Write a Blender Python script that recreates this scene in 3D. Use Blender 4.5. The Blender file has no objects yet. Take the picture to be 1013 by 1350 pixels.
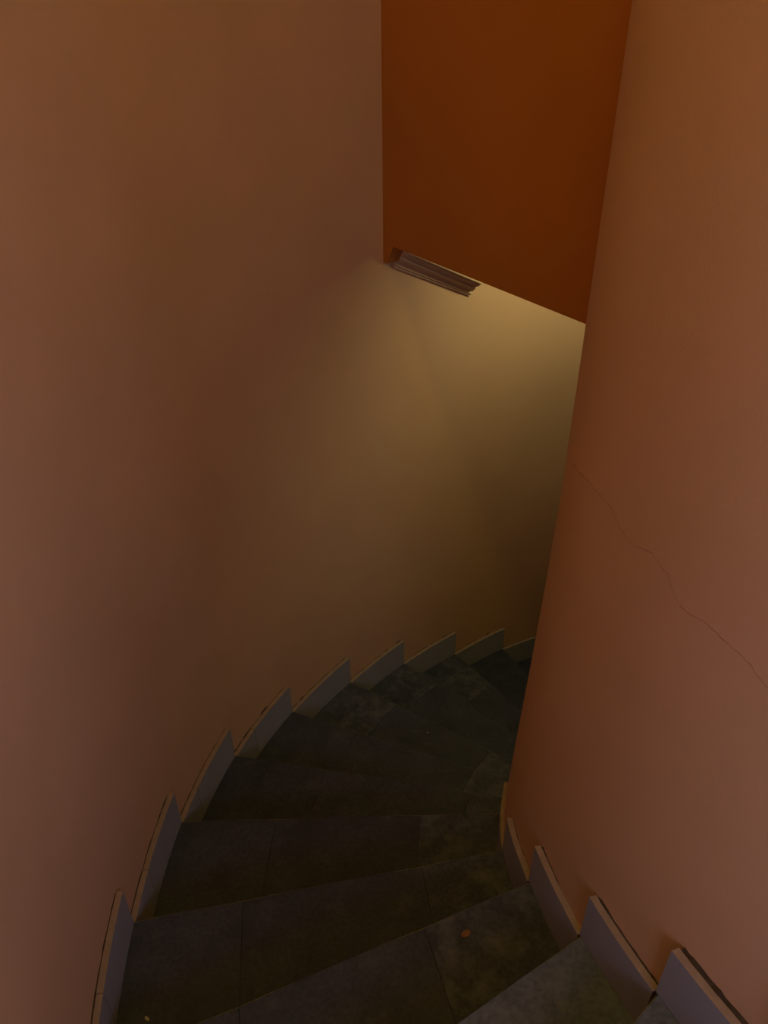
import bpy, bmesh, math, random
from mathutils import Matrix, Vector

random.seed(7)
sc = bpy.context.scene
COL = sc.collection

# ------------------------------------------------------------------ camera
EYE = 4.356                       # eye height above the lowest floor
PITCH, ROLL, FPX = 0.611, -0.010, 1050.0
cam_d = bpy.data.cameras.new('camera')
cam_d.sensor_fit = 'HORIZONTAL'
cam_d.sensor_width = 36.0
cam_d.lens = 36.0 * FPX / 1013.0
cam_d.clip_start = 0.02
cam = bpy.data.objects.new('camera', cam_d)
cam.matrix_world = (Matrix.Translation((0, 0, EYE)) @ Matrix.Rotation(math.pi / 2 - PITCH, 4, 'X')
                    @ Matrix.Rotation(ROLL, 4, 'Z'))
COL.objects.link(cam)
sc.camera = cam

# ------------------------------------------------------------------ world, lights, exposure
W = bpy.data.worlds.new('world')
sc.world = W
W.use_nodes = True
W.node_tree.nodes['Background'].inputs['Color'].default_value = (0.80, 0.82, 0.95, 1)
W.node_tree.nodes['Background'].inputs['Strength'].default_value = 0.25

COOL_FILL = 3.4                    # radiance of the added fill panes in the outer wall behind the viewer
COOL_FILL_END = 6.6                # and of the added fill panes in the end wall
COOL_TINT = (0.86, 0.90, 1.38, 1)
UPPER_FILL = 59.0                  # emission strength of the unseen globe added on the upper ceiling
LOWER_SPOT = 22.0                 # watts of the ceiling spotlight beyond the cross wall
UPPER_TINT = (1.0, 0.86, 0.12, 1)
LOWER_TINT = (1.0, 0.97, 0.50, 1)

sc.view_settings.view_transform = 'Standard'
sc.view_settings.look = 'None'
sc.view_settings.gamma = 1.0
sc.view_settings.use_curve_mapping = False
sc.view_settings.exposure = 0.0

# ------------------------------------------------------------------ plan of the staircase (metres, seen from above)
CX, CY = 1.783, 1.204             # centre the treads turn about
RISE, TOP0 = 0.175, EYE - 1.906   # riser height, level of tread 0
H_TILE = 0.166                    # skirting tile height
T_TILE, GAP = 0.017, 0.004        # tile thickness, mortar gap behind it
CEIL = EYE + 2.20                 # upper ceiling
SOFFIT = EYE - 0.60               # lower ceiling, beyond the cross wall
LINTEL = EYE - 0.873              # underside of the cross wall

OUT = [(4.9, 2.50), (3.6, 2.50), (3.33, 2.50), (3.146, 2.507), (2.97, 2.522), (2.80, 2.526), (2.635, 2.512), (2.469, 2.494),
       (2.31, 2.494), (2.155, 2.500), (2.005, 2.53), (1.8, 2.55), (-0.8, 2.55)]
INN = [(7.0, 1.30), (3.7, 1.30), (3.50, 1.315), (3.32, 1.350), (3.14, 1.398), (2.995, 1.445), (2.83, 1.462), (2.6, 1.455),
       (2.3, 1.44), (-0.8, 1.40)]


def interp(tab, a):
    """smooth (Catmull-Rom) radius of a plan curve at angle a; tab runs by falling angle"""
    n = len(tab)
    for i in range(n - 1):
        a1, r1 = tab[i]; a2, r2 = tab[i + 1]
        if a2 <= a <= a1 or (i == 0 and a > a1) or (i == n - 2 and a < a2):
            t = max(0.0, min(1.0, (a1 - a) / (a1 - a2)))
            h = a1 - a2
            m1 = (r2 - tab[i - 1][1]) / (tab[i - 1][0] - a2) * h if i > 0 else 0.0
            m2 = (tab[i + 2][1] - r1) / (a1 - tab[i + 2][0]) * h if i + 2 < n else 0.0
            return ((2*t**3 - 3*t*t + 1)*r1 + (t**3 - 2*t*t + t)*m1 + (-2*t**3 + 3*t*t)*r2 + (t**3 - t*t)*m2)
    return tab[-1][1]


def r_out(a):                     # outer skirting face
    return interp(OUT, a)


def flare(z):                     # the inner wall thickens towards its foot
    t = max(0.0, min(1.0, (EYE - 0.9 - z) / 1.9))
    return 0.048 * t * t * (3 - 2*t)


def r_in(a, z=None):              # inner skirting face
    return interp(INN, a)


def r_wall_out(a, z=0):
    return r_out(a) + T_TILE + GAP


def r_wall_in(a, z):
    near = max(0.0, min(1.0, (a - 3.05) / 0.25)) * 0.0088 if a < 4.2 else 0.0
    return r_in(a) - T_TILE - GAP + (flare(z) - 0.030) + near


def pol(a, r, z=0.0):
    return Vector((CX + r * math.cos(a), CY + r * math.sin(a), z))


def hit(p, q, rfun, sign):
    """angle where the line p->q (plan) meets the plan curve rfun, on the side of sign"""
    d = (q - p); d.z = 0
    lo, hi = 0.0, sign * 3.0
    def f(t):
        v = p + d.normalized() * t
        a = math.atan2(v.y - CY, v.x - CX)
        if a < -0.9: a += 2 * math.pi
        return math.hypot(v.x - CX, v.y - CY) - rfun(a), a
    s0 = f(lo)[0]
    # march then bisect
    t = 0.0; st = sign * 0.01
    for _ in range(400):
        if f(t + st)[0] * s0 <= 0: break
        t += st
    lo, hi = t, t + st
    for _ in range(40):
        m = (lo + hi) / 2
        if f(m)[0] * s0 <= 0: hi = m
        else: lo = m
    return f(hi)[1]


# nosing lines, each by an outer and an inner point of the plan
NOSE = {0: ((0.143, 0.779), (0.427, 0.955)), 1: ((-0.457, 0.856), (0.359, 1.196)), 2: ((-0.717, 1.196), (0.328, 1.405)),
        3: ((-0.702, 1.630), (0.355, 1.660)), 4: ((-0.602, 2.042), (0.300, 1.872)), 5: ((-0.409, 2.413), (0.370, 2.100)),
        6: ((-0.167, 2.750), (0.456, 2.341)), 7: ((0.101, 3.046), (0.363, 2.805)), 8: ((0.408, 3.282), (0.629, 2.986))}


def rot(p, a):
    x, y = p[0] - CX, p[1] - CY
    return (CX + x*math.cos(a) - y*math.sin(a), CY + x*math.sin(a) + y*math.cos(a))


for k in range(9, 14):
    NOSE[k] = tuple(rot(p, -0.152) for p in NOSE[k - 1])
for k in range(-1, -6, -1):
    NOSE[k] = tuple(rot(p, 0.176) for p in NOSE[k + 1])
K0, K1 = -4, 13
AO, AI = {}, {}                   # angle of each nosing on the outer / inner skirting face
for k in range(K0 - 1, K1 + 1):
    p = Vector((*NOSE[k][0], 0)); q = Vector((*NOSE[k][1], 0))
    m = (p + q) / 2
    AO[k] = hit(m, q, r_out, -1)
    AI[k] = hit(m, q, r_in, 1)


def level(k):
    return TOP0 - RISE * k


# ------------------------------------------------------------------ materials
def mat(name, base, var=0.10, scale=6.0, rough=0.8, bump=0.15, bump_scale=120.0, spots=None, spot_scale=20.0, spot_lo=0.58,
        spot_hi=0.72, per_object=0.0, spec=0.3, fine=0.0):
    m = bpy.data.materials.new(name); m.use_nodes = True
    nt = m.node_tree; N = nt.nodes; L = nt.links
    b = N['Principled BSDF']
    b.inputs['Roughness'].default_value = rough
    b.inputs['Specular IOR Level'].default_value = spec
    tc = N.new('ShaderNodeTexCoord')
    geo = N.new('ShaderNodeNewGeometry')
    n1 = N.new('ShaderNodeTexNoise'); n1.inputs['Scale'].default_value = scale; n1.inputs['Detail'].default_value = 6
    L.new(geo.outputs['Position'], n1.inputs['Vector'])
    mr = N.new('ShaderNodeMapRange')
    mr.inputs['From Min'].default_value = 0.3; mr.inputs['From Max'].default_value = 0.7
    mr.inputs['To Min'].default_value = 1 - var; mr.inputs['To Max'].default_value = 1 + var
    L.new(n1.outputs['Fac'], mr.inputs['Value'])
    val = mr.outputs['Result']
    if fine:
        n3 = N.new('ShaderNodeTexNoise'); n3.inputs['Scale'].default_value = 90; n3.inputs['Detail'].default_value = 3
        L.new(geo.outputs['Position'], n3.inputs['Vector'])
        m3 = N.new('ShaderNodeMapRange')
        m3.inputs['From Min'].default_value = 0.3; m3.inputs['From Max'].default_value = 0.7
        m3.inputs['To Min'].default_value = 1 - fine; m3.inputs['To Max'].default_value = 1 + fine
        L.new(n3.outputs['Fac'], m3.inputs['Value'])
        mm = N.new('ShaderNodeMath'); mm.operation = 'MULTIPLY'
        L.new(val, mm.inputs[0]); L.new(m3.outputs['Result'], mm.inputs[1]); val = mm.outputs[0]
    if per_object:
        oi = N.new('ShaderNodeObjectInfo')
        m2 = N.new('ShaderNodeMapRange')
        m2.inputs['To Min'].default_value = 1 - per_object; m2.inputs['To Max'].default_value = 1 + per_object
        L.new(oi.outputs['Random'], m2.inputs['Value'])
        mm = N.new('ShaderNodeMath'); mm.operation = 'MULTIPLY'
        L.new(val, mm.inputs[0]); L.new(m2.outputs['Result'], mm.inputs[1]); val = mm.outputs[0]
    vm = N.new('ShaderNodeVectorMath'); vm.operation = 'SCALE'
    vm.inputs[0].default_value = base
    L.new(val, vm.inputs['Scale'])
    out = vm.outputs['Vector']
    if spots:
        n2 = N.new('ShaderNodeTexNoise'); n2.inputs['Scale'].default_value = spot_scale; n2.inputs['Detail'].default_value = 9
        n2.inputs['Roughness'].default_value = 0.7
        L.new(geo.outputs['Position'], n2.inputs['Vector'])
        r2 = N.new('ShaderNodeMapRange')
        r2.inputs['From Min'].default_value = spot_lo; r2.inputs['From Max'].default_value = spot_hi
        L.new(n2.outputs['Fac'], r2.inputs['Value'])
        mx = N.new('ShaderNodeMix'); mx.data_type = 'RGBA'
        L.new(r2.outputs['Result'], mx.inputs[0]); L.new(out, mx.inputs[6])
        mx.inputs[7].default_value = (*spots, 1)
        out = mx.outputs[2]
    L.new(out, b.inputs['Base Color'])
    if bump:
        nb = N.new('ShaderNodeTexNoise'); nb.inputs['Scale'].default_value = bump_scale; nb.inputs['Detail'].default_value = 5
        L.new(geo.outputs['Position'], nb.inputs['Vector'])
        bp = N.new('ShaderNodeBump'); bp.inputs['Strength'].default_value = bump; bp.inputs['Distance'].default_value = 0.004
        L.new(nb.outputs['Fac'], bp.inputs['Height']); L.new(bp.outputs['Normal'], b.inputs['Normal'])
    return m


def glow(name, color, strength):
    m = bpy.data.materials.new(name); m.use_nodes = True
    nt = m.node_tree; nt.nodes.clear()
    e = nt.nodes.new('ShaderNodeEmission'); o = nt.nodes.new('ShaderNodeOutputMaterial')
    e.inputs['Color'].default_value = color; e.inputs['Strength'].default_value = strength
    nt.links.new(e.outputs[0], o.inputs['Surface'])
    return m


M_WALL = mat('peach_plaster', (0.60, 0.36, 0.215), var=0.05, scale=2.2, rough=0.75, bump=0.10, bump_scale=160)
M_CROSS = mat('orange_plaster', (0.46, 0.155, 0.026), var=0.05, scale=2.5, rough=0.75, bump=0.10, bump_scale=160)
M_CEIL = mat('cream_plaster', (0.55, 0.36, 0.22), var=0.03, rough=0.85)
M_MOULD = mat('dusty_cream_moulding', (0.62, 0.44, 0.27), var=0.06, scale=14, rough=0.7, bump=0.05)
M_SLATE = mat('grey_slate', (0.037, 0.0385, 0.060), var=0.22, scale=9, rough=0.55, bump=0.25, bump_scale=55,
              spots=(0.074, 0.074, 0.092), spot_scale=13, spot_lo=0.56, spot_hi=0.80, per_object=0.10, spec=0.3, fine=0.22)
M_SLATE_PALE = mat('worn_pale_slate', (0.041, 0.042, 0.064), var=0.25, scale=12, rough=0.6, bump=0.25, bump_scale=55,
                   spots=(0.110, 0.109, 0.128), spot_scale=15, spot_lo=0.47, spot_hi=0.72, per_object=0.08, spec=0.3, fine=0.28)
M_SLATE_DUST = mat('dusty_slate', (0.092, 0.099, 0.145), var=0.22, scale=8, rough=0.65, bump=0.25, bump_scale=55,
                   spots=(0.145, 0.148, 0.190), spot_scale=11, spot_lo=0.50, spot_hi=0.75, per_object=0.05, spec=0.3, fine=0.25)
M_WORN = mat('worn_nosing_edge', (0.155, 0.130, 0.110), var=0.35, scale=14, rough=0.6, bump=0.1, fine=0.3)
M_BED = mat('dark_mortar', (0.035, 0.028, 0.022), var=0.2, scale=30, rough=0.95, bump=0.4)
M_TILE = mat('grey_glazed_tile', (0.31, 0.30, 0.335), var=0.04, scale=10, rough=0.42, bump=0.03, per_object=0.05, spec=0.4)
M_BISC = mat('pink_biscuit_edge', (0.29, 0.195, 0.160), var=0.10, scale=40, rough=0.8, bump=0.1)
M_GROUT = mat('dirty_grout', (0.055, 0.035, 0.025), var=0.35, scale=45, rough=0.95, bump=0.4)
M_CRACK = mat('crack_dirt', (0.40, 0.22, 0.135), var=0.2, scale=60, rough=0.95, bump=0.0)
M_FLAKE = mat('orange_flake', (0.20, 0.085, 0.035), var=0.2, scale=60, rough=0.9)
M_SCRAP = mat('pale_scrap', (0.45, 0.38, 0.30), var=0.2, scale=60, rough=0.9)
M_METAL = mat('white_enamel', (0.7, 0.68, 0.62), var=0.02, rough=0.4, bump=0.0)


# ------------------------------------------------------------------ helpers
def link(name, bm, mats, parent=None, smooth=False, **props):
    me = bpy.data.meshes.new(name)
    bmesh.ops.recalc_face_normals(bm, faces=bm.faces)
    bm.to_mesh(me); bm.free()
    for m in (mats if isinstance(mats, (list, tuple)) else [mats]):
        me.materials.append(m)
    if smooth:
        for p in me.polygons: p.use_smooth = True
        me.set_sharp_from_angle(angle=math.radians(30))
    o = bpy.data.objects.new(name, me)
    COL.objects.link(o)
    if parent: o.parent = parent
    for k, v in props.items(): o[k] = v
    return o


def empty(name, loc=(0, 0, 0), **props):
    o = bpy.data.objects.new(name, None)
    COL.objects.link(o); o.location = loc
    for k, v in props.items(): o[k] = v
    return o


def band(bm, aa, zz, r_face, r_back):
    """solid curved slab: angles aa, levels zz, front radius r_face(a,z), back radius r_back(a,z); returns front faces"""
    F = [[bm.verts.new(pol(a, r_face(a, z), z)) for z in zz] for a in aa]
    B = [[bm.verts.new(pol(a, r_back(a, z), z)) for z in zz] for a in aa]
    na, nz = len(aa), len(zz)
    front = []
    for i in range(na - 1):
        for j in range(nz - 1):
            front.append(bm.faces.new((F[i][j], F[i+1][j], F[i+1][j+1], F[i][j+1])))
            bm.faces.new((B[i][j], B[i][j+1], B[i+1][j+1], B[i+1][j]))
        bm.faces.new((F[i][0], B[i][0], B[i+1][0], F[i+1][0]))
        bm.faces.new((F[i][-1], F[i+1][-1], B[i+1][-1], B[i][-1]))
    for j in range(nz - 1):
        bm.faces.new((F[0][j], F[0][j+1], B[0][j+1], B[0][j]))
        bm.faces.new((F[-1][j], B[-1][j], B[-1][j+1], F[-1][j+1]))
    return front


def lin(a, b, n):
    return [a + (b - a) * i / (n - 1) for i in range(n)]


def prism(bm, pts, z0, z1):
    lo = [bm.verts.new((p[0], p[1], z0)) for p in pts]
    hi = [bm.verts.new((p[0], p[1], z1)) for p in pts]
    n = len(pts)
    bm.faces.new(lo[::-1]); bm.faces.new(hi)
    for i in range(n):
        bm.faces.new((lo[i], lo[(i+1) % n], hi[(i+1) % n], hi[i]))


# ------------------------------------------------------------------ the setting
A_START, A_END = 4.90, -0.55
bm = bmesh.new()
band(bm, lin(A_START, A_END, 110), [-0.2, EYE - 2, CEIL + 0.1], lambda a, z: r_wall_out(a), lambda a, z: r_wall_out(a) + 0.18)
wall_left = link('wall_left', bm, M_WALL, smooth=True, kind='structure',
                 label='tall curved peach plaster wall along the outside of the winding stair')

bm = bmesh.new()
zz = lin(-0.2, EYE - 0.8, 14) + [CEIL + 0.1]
band(bm, lin(A_START, A_END, 110), zz, r_wall_in, lambda a, z: 0.9)
wall_right = link('wall_right', bm, M_WALL, smooth=True, kind='structure',
                  label='rounded peach plaster wall that the stair winds around, with a hairline crack')

# hairline crack in the inner wall: (angle, level below the eye), a shallow sliver of dirt lying in the plaster
CRACK = [(2.9689, -0.8924), (3.0411, -0.8673), (3.0941, -0.8581), (3.1258, -0.8583), (3.1570, -0.8718), (3.1828, -0.8721), (3.1989, -0.8697), (3.2346, -0.8490), (3.2553, -0.8543), (3.2752, -0.8551), (3.2860, -0.8717), (3.3026, -0.8869), (3.3150, -0.8898), (3.3533, -0.8747), (3.3795, -0.8773), (3.4042, -0.8775), (3.4244, -0.8792), (3.4390, -0.8872), (3.4550, -0.8930)]
bm = bmesh.new()
prev = None
fine_ = []
for i in range(len(CRACK) - 1):
    (a0, z0), (a1, z1) = CRACK[i], CRACK[i + 1]
    for j in range(3):
        t = j / 3
        fine_.append((a0 + (a1 - a0) * t + random.uniform(-.0012, .0012), z0 + (z1 - z0) * t + random.uniform(-.0015, .0015)))
fine_.append(CRACK[-1])
for i, (a, z) in enumerate(fine_):
    z += EYE
    w = 0.0003 + 0.0006 * random.random() * min(1.0, i / 8)
    r = r_wall_in(a, z)
    q = [bm.verts.new(pol(a, r + 0.0006, z + w)), bm.verts.new(pol(a, r + 0.0006, z - w)),
         bm.verts.new(pol(a, r - 0.006, z - w)), bm.verts.new(pol(a, r - 0.006, z + w))]
    if prev:
        for n in range(4):
            bm.faces.new((prev[n], prev[(n+1) % 4], q[(n+1) % 4], q[n]))
    else:
        bm.faces.new(q)
    prev = q
bm.faces.new(prev[::-1])
link('crack', bm, M_CRACK, wall_right)

# cross wall: runs from the outer wall back towards the inner wall above the lower flight
P0 = Vector((0.012, 2.975, 0))
DIR = Vector((0.5812, -0.8138, 0))
NRM = Vector((0.8138, 0.5812, 0))          # away from the viewer
bm = bmesh.new()
L_X = 1.35
TH = 0.16
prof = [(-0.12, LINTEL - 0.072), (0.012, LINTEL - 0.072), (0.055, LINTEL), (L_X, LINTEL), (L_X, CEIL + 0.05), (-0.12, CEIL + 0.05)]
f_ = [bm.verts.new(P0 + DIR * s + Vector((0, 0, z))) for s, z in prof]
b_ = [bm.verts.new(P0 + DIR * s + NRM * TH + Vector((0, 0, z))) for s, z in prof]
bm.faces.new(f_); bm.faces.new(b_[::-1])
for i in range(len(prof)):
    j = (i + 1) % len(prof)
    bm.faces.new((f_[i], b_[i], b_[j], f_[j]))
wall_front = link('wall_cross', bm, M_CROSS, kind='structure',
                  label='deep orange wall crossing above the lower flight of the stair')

# stepped plaster cornice on the outer wall just beyond the cross wall, running down with the stair
bm = bmesh.new()
PROF = [(0.0, 0.0), (0.010, 0.0), (0.010, 0.006), (0.018, 0.010), (0.018, 0.022), (0.034, 0.036), (0.048, 0.040), (0.048, 0.052),
        (0.068, 0.060), (0.068, 0.066), (0.080, 0.070), (0.080, 0.086), (0.0, 0.086)]
CA0, CA1 = 2.335, 2.166
rings = []
for a in lin(CA0, CA1, 12):
    t = (2.360 - a) / (2.360 - 2.166)
    zb = EYE - 0.945 - 0.243 * t
    rings.append([bm.verts.new(pol(a, r_wall_out(a) + (0.003 if d == 0 else 0.0) - d, zb + h)) for d, h in PROF])
for r0, r1 in zip(rings, rings[1:]):
    for i in range(len(PROF)):
        j = (i + 1) % len(PROF)
        bm.faces.new((r0[i], r0[j], r1[j], r1[i]))
bm.faces.new(rings[0]); bm.faces.new(rings[-1][::-1])
link('trim_1', bm, M_MOULD, smooth=True, kind='structure',
     label='short stepped cream cornice running down the outer wall under the orange wall')

# ceilings and the floor at the foot
A_X = math.atan2(P0.y - CY, P0.x - CX)
bm = bmesh.new()
band(bm, lin(A_START, A_X - 0.25, 50), [CEIL, CEIL + 0.12], lambda a, z: 0.95, lambda a, z: r_wall_out(a) + 0.1)
ceiling = link('ceiling', bm, M_CEIL, kind='structure', label='plain plaster ceiling over the head of the stair')
bm = bmesh.new()
band(bm, lin(A_X - 0.015, A_END, 50), [SOFFIT, SOFFIT + 0.12], lambda a, z: 0.95, lambda a, z: r_wall_out(a) + 0.1)
link('ceiling', bm, M_CEIL, kind='structure', label='lower plaster ceiling beyond the orange wall')
bm = bmesh.new()
band(bm, lin(A_START, A_END, 60), [-0.15, level(K1) - RISE], lambda a, z: 0.95, lambda a, z: r_wall_out(a) + 0.1)
floor = link('floor', bm, M_SLATE, kind='structure', label='dark floor at the foot of the stair')
bm = bmesh.new()
pa = pol(A_END + 0.02, 0.9); pb = pol(A_END + 0.02, 2.75); pc = pol(A_END - 0.05, 2.75); pd = pol(A_END - 0.05, 0.9)
prism(bm, [(p.x, p.y) for p in (pa, pb, pc, pd)], -0.1, CEIL)
link('wall_back', bm, M_WALL, kind='structure', label='peach wall closing the foot of the stair')

# ------------------------------------------------------------------ the stair: bed (step core) > slabs
stair = empty('winding_staircase', (CX, CY, 0), category='staircase',
              label='dark slate winder staircase curving down to the right between peach walls')
stair_inv = Vector((CX, CY, 0))


def tread_point(k, s, t, z):
    """s: 0 at the outer wall .. 1 at the inner wall; t: 0 at the nosing .. 1 under the next tread up"""
    def edge(A, rf, off, u):
        a = A[k] + (A[k-1] - A[k]) * u
        return pol(a, rf(a) + off)
    o0, o1, ot = (edge(AO, r_out, 0.016, u) for u in (0, 1, t))
    i0, i1, it = (edge(AI, r_in, -0.016, u) for u in (0, 1, t))
    p = o0.lerp(i0, s).lerp(o1.lerp(i1, s), t) + (ot - o0.lerp(o1, t)) * (1 - s) ** 14 + (it - i0.lerp(i1, t)) * s ** 14
    return Vector((p.x - CX, p.y - CY, z))


def slab_bm(k, s0, s1, t1, z, th, dz):
    bm = bmesh.new()
    ns, nt = max(2, int(6 * (s1 - s0)) + 2), 7
    S, T = lin(s0, s1, ns), lin(0.0, t1, nt)
    V = [[[bm.verts.new(tread_point(k, s, t, zz_)) for zz_ in (z - th, z + dz)] for t in T] for s in S]
    for i in range(ns - 1):
        for j in range(nt - 1):
            bm.faces.new((V[i][j][1], V[i+1][j][1], V[i+1][j+1][1], V[i][j+1][1]))
            bm.faces.new((V[i][j][0], V[i][j+1][0], V[i+1][j+1][0], V[i+1][j][0]))
        bm.faces.new((V[i][0][0], V[i+1][0][0], V[i+1][0][1], V[i][0][1]))
        bm.faces.new((V[i][-1][0], V[i][-1][1], V[i+1][-1][1], V[i+1][-1][0]))
    for j in range(nt - 1):
        bm.faces.new((V[0][j][0], V[0][j][1], V[0][j+1][1], V[0][j+1][0]))
        bm.faces.new((V[-1][j][0], V[-1][j+1][0], V[-1][j+1][1], V[-1][j][1]))
    nose = {V[i][0][1] for i in range(ns)}
    es = [e for e in bm.edges if e.verts[0] in nose and e.verts[1] in nose]
    bmesh.ops.bevel(bm, geom=es, offset=0.0045, segments=2, affect='EDGES', material=1)
    return bm


# joints of each tread, as fractions from the outer wall, and which slab is worn pale
JOINTS = {0: [0.55], 1: [0.30, 0.72], 2: [0.285, 0.76], 3: [0.30, 0.74], 4: [0.35, 0.85], 5: [0.30, 0.78], 6: [0.26, 0.72],
          7: [0.22, 0.66], 8: [0.30, 0.7]}
PALE = {(0, 1), (1, 2), (2, 2), (3, 2), (4, 2), (5, 2), (6, 0), (6, 2), (7, 0), (8, 0)}
for k in range(K0, K1 + 1):
    z = level(k)
    bm = bmesh.new()
    pts = [tread_point(k, 0.0, 0.03, 0), tread_point(k, 1.0, 0.05, 0)] + [tread_point(k, 1.0, t, 0) for t in (0.5, 1.0)] + \
          [tread_point(k, 0.0, t, 0) for t in (1.0, 0.75, 0.5, 0.25)]
    prism(bm, [(p.x, p.y) for p in pts], z - RISE - 0.03, z - 0.032)
    step = link('step', bm, M_BED, stair)
    cuts = [0.0] + JOINTS.get(k, [random.uniform(0.28, 0.38), random.uniform(0.66, 0.76)]) + [1.0]
    for i in range(len(cuts) - 1):
        g = 0.0005
        bm = slab_bm(k, cuts[i] + (g if i else 0), cuts[i+1] - (g if i < len(cuts) - 2 else 0), 0.985, z, 0.031,
                     random.uniform(-0.0012, 0.0))
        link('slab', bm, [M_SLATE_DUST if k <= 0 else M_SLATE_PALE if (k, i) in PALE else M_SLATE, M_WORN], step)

# landing floor at the head of the stair, behind the viewer
zL = level(K0) + RISE
bm = bmesh.new()
band(bm, lin(A_START, AO[K0 - 1] - 0.01, 14), [zL - 0.2, zL], lambda a, z: 1.0, lambda a, z: r_wall_out(a) + 0.1)
link('floor', bm, M_SLATE, kind='structure', label='dark landing at the head of the stair')

# ------------------------------------------------------------------ skirting: glazed tiles with pink biscuit edges, one run per step
base_l = empty('baseboard_left', kind='structure', label='grey tile skirting stepping down the outer wall')
base_r = empty('baseboard_right', kind='structure', label='grey tile skirting stepping down the inner wall')


def tile(parent, a0, a1, z, rf, back, ztop, notch=0.0):
    n = max(3, int(abs(a1 - a0) / 0.03) + 2)
    bm = bmesh.new()
    front = band(bm, lin(a0, a1, n), [z + 0.002, ztop], rf, back)
    fs = set(front)
    for f in bm.faces:
        f.material_index = 0 if f in fs else 1
    bm.normal_update()
    return link('skirting_tile', bm, [M_TILE, M_BISC], parent, smooth=True)


def grout(parent, a0, a1, z, rf, back, ztop):
    """mortar bed behind a tile run, with an uneven crest"""
    n = max(5, int(abs(a1 - a0) / 0.008))
    bm = bmesh.new()
    aa = lin(a0, a1, n)
    tops = []
    for i in range(n):
        tops.append(ztop + random.uniform(-0.004, 0.0015) + (random.uniform(0.002, 0.006) if random.random() < 0.12 else 0))
    F = [(bm.verts.new(pol(a, rf(a, z), z)), bm.verts.new(pol(a, rf(a, t), t))) for a, t in zip(aa, tops)]
    B = [(bm.verts.new(pol(a, back(a, z), z)), bm.verts.new(pol(a, back(a, t), t))) for a, t in zip(aa, tops)]
    for i in range(n - 1):
        bm.faces.new((F[i][0], F[i+1][0], F[i+1][1], F[i][1]))
        bm.faces.new((F[i][1], F[i+1][1], B[i+1][1], B[i][1]))
        bm.faces.new((B[i][0], B[i][1], B[i+1][1], B[i+1][0]))
        bm.faces.new((F[i][0], B[i][0], B[i+1][0], F[i+1][0]))
    bm.faces.new((F[0][0], F[0][1], B[0][1], B[0][0]))
    bm.faces.new((F[-1][0], B[-1][0], B[-1][1], F[-1][1]))
    return link('mortar', bm, M_GROUT, parent)


for k in range(K0 + 1, K1 + 1):
    z = level(k); zt = z + H_TILE
    # outer side: two tiles meeting about two thirds of the way up the run
    a0, a1 = AO[k] + 0.001, AO[k-1] - 0.001
    aj = a0 + (a1 - a0) * (0.64 + random.uniform(-0.03, 0.03))
    face = lambda a, z_: r_out(a)
    back = lambda a, z_: r_out(a) + T_TILE
    if k <= 5:
        tile(base_l, a0, aj - 0.0006, z, face, back, zt)
        tile(base_l, aj + 0.0002, a1, z, face, back, zt - random.uniform(0.0, 0.003))
    else:                          # further down each run is a single tile
        tile(base_l, a0, a1, z, face, back, zt)
    grout(base_l, a0 + 0.002, a1, z, lambda a, z_: r_out(a) + T_TILE - 0.0005, lambda a, z_: r_wall_out(a) + 0.004, zt)
    # inner side: one tile
    a0, a1 = AI[k] + 0.002, AI[k-1] - 0.002
    face = lambda a, z_: r_in(a)
    back = lambda a, z_: r_in(a) - T_TILE
    tile(base_r, a0, a1, z, face, back, zt)
    grout(base_r, a0 + 0.003, a1, z, lambda a, z_: r_in(a) - T_TILE + 0.0005, lambda a, z_: min(r_wall_in(a, z_), r_in(a) - T_TILE) - 0.004, zt)

# ------------------------------------------------------------------ lamps
def fill_globe(x, y, z, r, tint, strength, label):
    root = empty('fill_ceiling_lamp', (x, y, z), category='lamp', label=label)
    bm = bmesh.new()
    bmesh.ops.create_cone(bm, cap_ends=True, segments=32, radius1=r * 0.8, radius2=r * 0.95, depth=0.02,
                          matrix=Matrix.Translation((0, 0, -0.01)))
    link('lamp_base', bm, M_METAL, root)
    bm = bmesh.new()
    bmesh.ops.create_uvsphere(bm, u_segments=32, v_segments=16, radius=r)
    for v in bm.verts:
        v.co.z = v.co.z * 0.6 - 0.02
    bmesh.ops.bisect_plane(bm, geom=bm.verts[:] + bm.edges[:] + bm.faces[:], plane_co=(0, 0, -0.02), plane_no=(0, 0, 1), clear_outer=True)
    link('lamp_globe', bm, glow('warm_fill_glow', tint, strength), root, smooth=True)


fill_globe(0.17, 0.55, CEIL, 0.16, UPPER_TINT, UPPER_FILL, 'unseen round ceiling lamp added over the stair for warm fill light')  # added overhead, out of view, as warm fill


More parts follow.
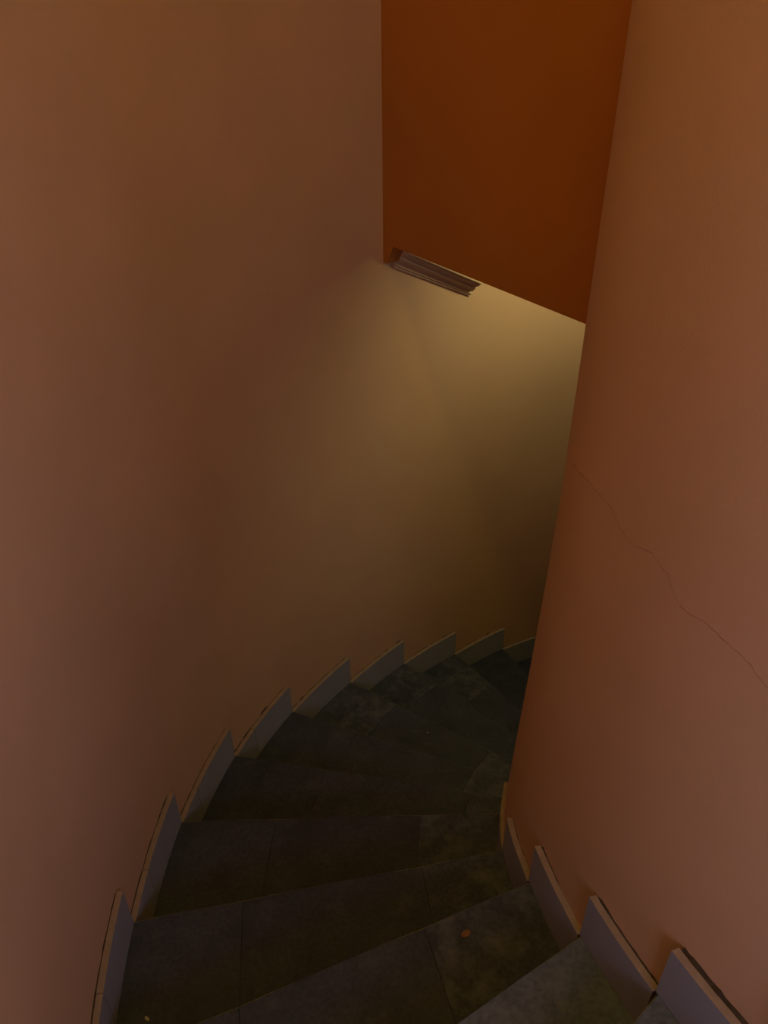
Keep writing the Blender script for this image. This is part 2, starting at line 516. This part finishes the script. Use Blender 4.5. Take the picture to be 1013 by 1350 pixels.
def spot_lamp(x, y, z, aim, tint, watts, label):
    root = empty('ceiling_spotlight', (x, y, z), category='lamp', label=label)
    bm = bmesh.new()
    bmesh.ops.create_cone(bm, cap_ends=True, segments=28, radius1=0.045, radius2=0.05, depth=0.02,
                          matrix=Matrix.Translation((0, 0, -0.01)))
    bmesh.ops.create_cone(bm, cap_ends=True, segments=12, radius1=0.008, radius2=0.008, depth=0.05,
                          matrix=Matrix.Translation((0, 0, -0.04)))
    link('lamp_base', bm, M_METAL, root)
    d = (Vector(aim) - Vector((x, y, z - 0.08))).normalized()
    q = d.to_track_quat('-Z', 'Y').to_matrix().to_4x4()
    bm = bmesh.new()                                     # open-mouthed shade, double walled
    rows = [(0.020, 0.045), (0.034, 0.03), (0.042, -0.02), (0.044, -0.045), (0.041, -0.045), (0.039, -0.02), (0.030, 0.027), (0.018, 0.040)]
    rr = [[bm.verts.new((r * math.cos(2*math.pi*i/28), r * math.sin(2*math.pi*i/28), h)) for i in range(28)] for r, h in rows]
    for a, b in zip(rr, rr[1:]):
        for i in range(28):
            bm.faces.new((a[i], a[(i+1) % 28], b[(i+1) % 28], b[i]))
    bm.faces.new(rr[0]); bm.faces.new(rr[-1])
    bmesh.ops.transform(bm, matrix=Matrix.Translation((0, 0, -0.08)) @ q, verts=bm.verts)
    link('lamp_shade', bm, M_METAL, root, smooth=True)
    L = bpy.data.lights.new('spot_beam', 'SPOT')
    L.energy = watts; L.color = tint[:3]; L.spot_size = math.radians(140); L.spot_blend = 1.0; L.shadow_soft_size = 0.04
    lo = bpy.data.objects.new('spot_beam', L)
    COL.objects.link(lo); lo.parent = root
    lo.matrix_local = Matrix.Translation(Vector((0, 0, -0.08)) + d * 0.06) @ q


spot_lamp(1.10, 2.96, SOFFIT, (0.68, 3.45, EYE - 1.60), LOWER_TINT, LOWER_SPOT, 'small ceiling spotlight lighting the outer wall beyond the orange wall')

# cool fill light added behind the viewer: two frames with mullion and glowing panes
def bar(name, x0, x1, z0, z1, y0, y1, m, parent):
    bm = bmesh.new()
    prism(bm, [(x0, y0), (x1, y0), (x1, y1), (x0, y1)], z0, z1)
    return link(name, bm, m, parent)


def fill_panel(name, loc, rz, w, h, pane_mat, label):             # local x along the wall, local y towards the stair
    panel = empty(name, loc, kind='structure', label=label)
    panel.rotation_euler = (0, 0, rz)
    hw, hh = w / 2, h / 2
    for x0, x1, z0, z1 in ((-hw - .05, -hw, -hh - .05, hh + .05), (hw, hw + .05, -hh - .05, hh + .05), (-hw, hw, hh, hh + .05),
                           (-hw, hw, -hh - .05, -hh), (-.02, .02, -hh, hh)):
        bar('panel_frame', x0, x1, z0, z1, -0.09, 0.03, M_METAL, panel)
    for x0, x1 in ((-hw, -.02), (.02, hw)):
        bar('glow_pane', x0, x1, -hh, hh, -0.015, -0.005, pane_mat, panel)


M_FILL = glow('cool_fill_glow', COOL_TINT, COOL_FILL)  # emission of the added fill panes
M_FILL_END = glow('cool_fill_glow_end', COOL_TINT, COOL_FILL_END)
A_W = 4.24
fill_panel('fill_panel_1', pol(A_W, r_wall_out(A_W) - 0.07, EYE - 0.50), A_W + math.pi / 2, 0.90, 1.05, M_FILL,
       'unseen framed glowing panes added in the outer wall for cool fill light')
A_E = A_START - 0.03
bm = bmesh.new()
prism(bm, [(p.x, p.y) for p in (pol(A_E, 0.95), pol(A_E, 2.65), pol(A_E + 0.06, 2.65), pol(A_E + 0.06, 0.95))], zL - 0.2, CEIL + 0.05)
link('wall_front', bm, M_WALL, kind='structure', label='peach wall closing the head of the stair')
fill_panel('fill_panel_2', pol(A_E - 0.045, 1.95, EYE - 0.55), A_E + math.pi, 0.80, 0.90, M_FILL_END,
       'unseen framed glowing panes added in the end wall for cool fill light')

# ------------------------------------------------------------------ small litter on the steps
def flake(name, x, y, z, sx, sy, m, label, cat, rz):
    bm = bmesh.new()
    n = 9
    ring = []
    for i in range(n):
        a = 2 * math.pi * i / n
        q = random.uniform(0.65, 1.1)
        ring.append((sx * q * math.cos(a), sy * q * math.sin(a)))
    top = [bm.verts.new((u, v, 0.0022 + random.uniform(0, 0.002))) for u, v in ring]
    low = [bm.verts.new((u, v, 0.0002)) for u, v in ring]
    c = bm.verts.new((0, 0, 0.0035))
    bm.faces.new(low[::-1])
    for i in range(n):
        j = (i + 1) % n
        bm.faces.new((low[i], low[j], top[j], top[i])); bm.faces.new((top[i], top[j], c))
    o = link(name, bm, m, label=label, category=cat)
    o.location = (x, y, z); o.rotation_euler = (0, 0, rz)
    return o


flake('flake', 0.202, 1.062, level(1), 0.014, 0.010, M_FLAKE, 'small orange flake of paint lying on a slate tread', 'flake', 0.4)
flake('scrap', -0.628, 0.941, level(2), 0.010, 0.004, M_SCRAP, 'tiny pale scrap lying on the tread by the outer skirting', 'scrap', 2.5)
flake('crumb', 0.192, 2.434, level(6), 0.004, 0.003, M_SCRAP, 'tiny pale crumb in the middle of a lower tread', 'crumb', 0.0)
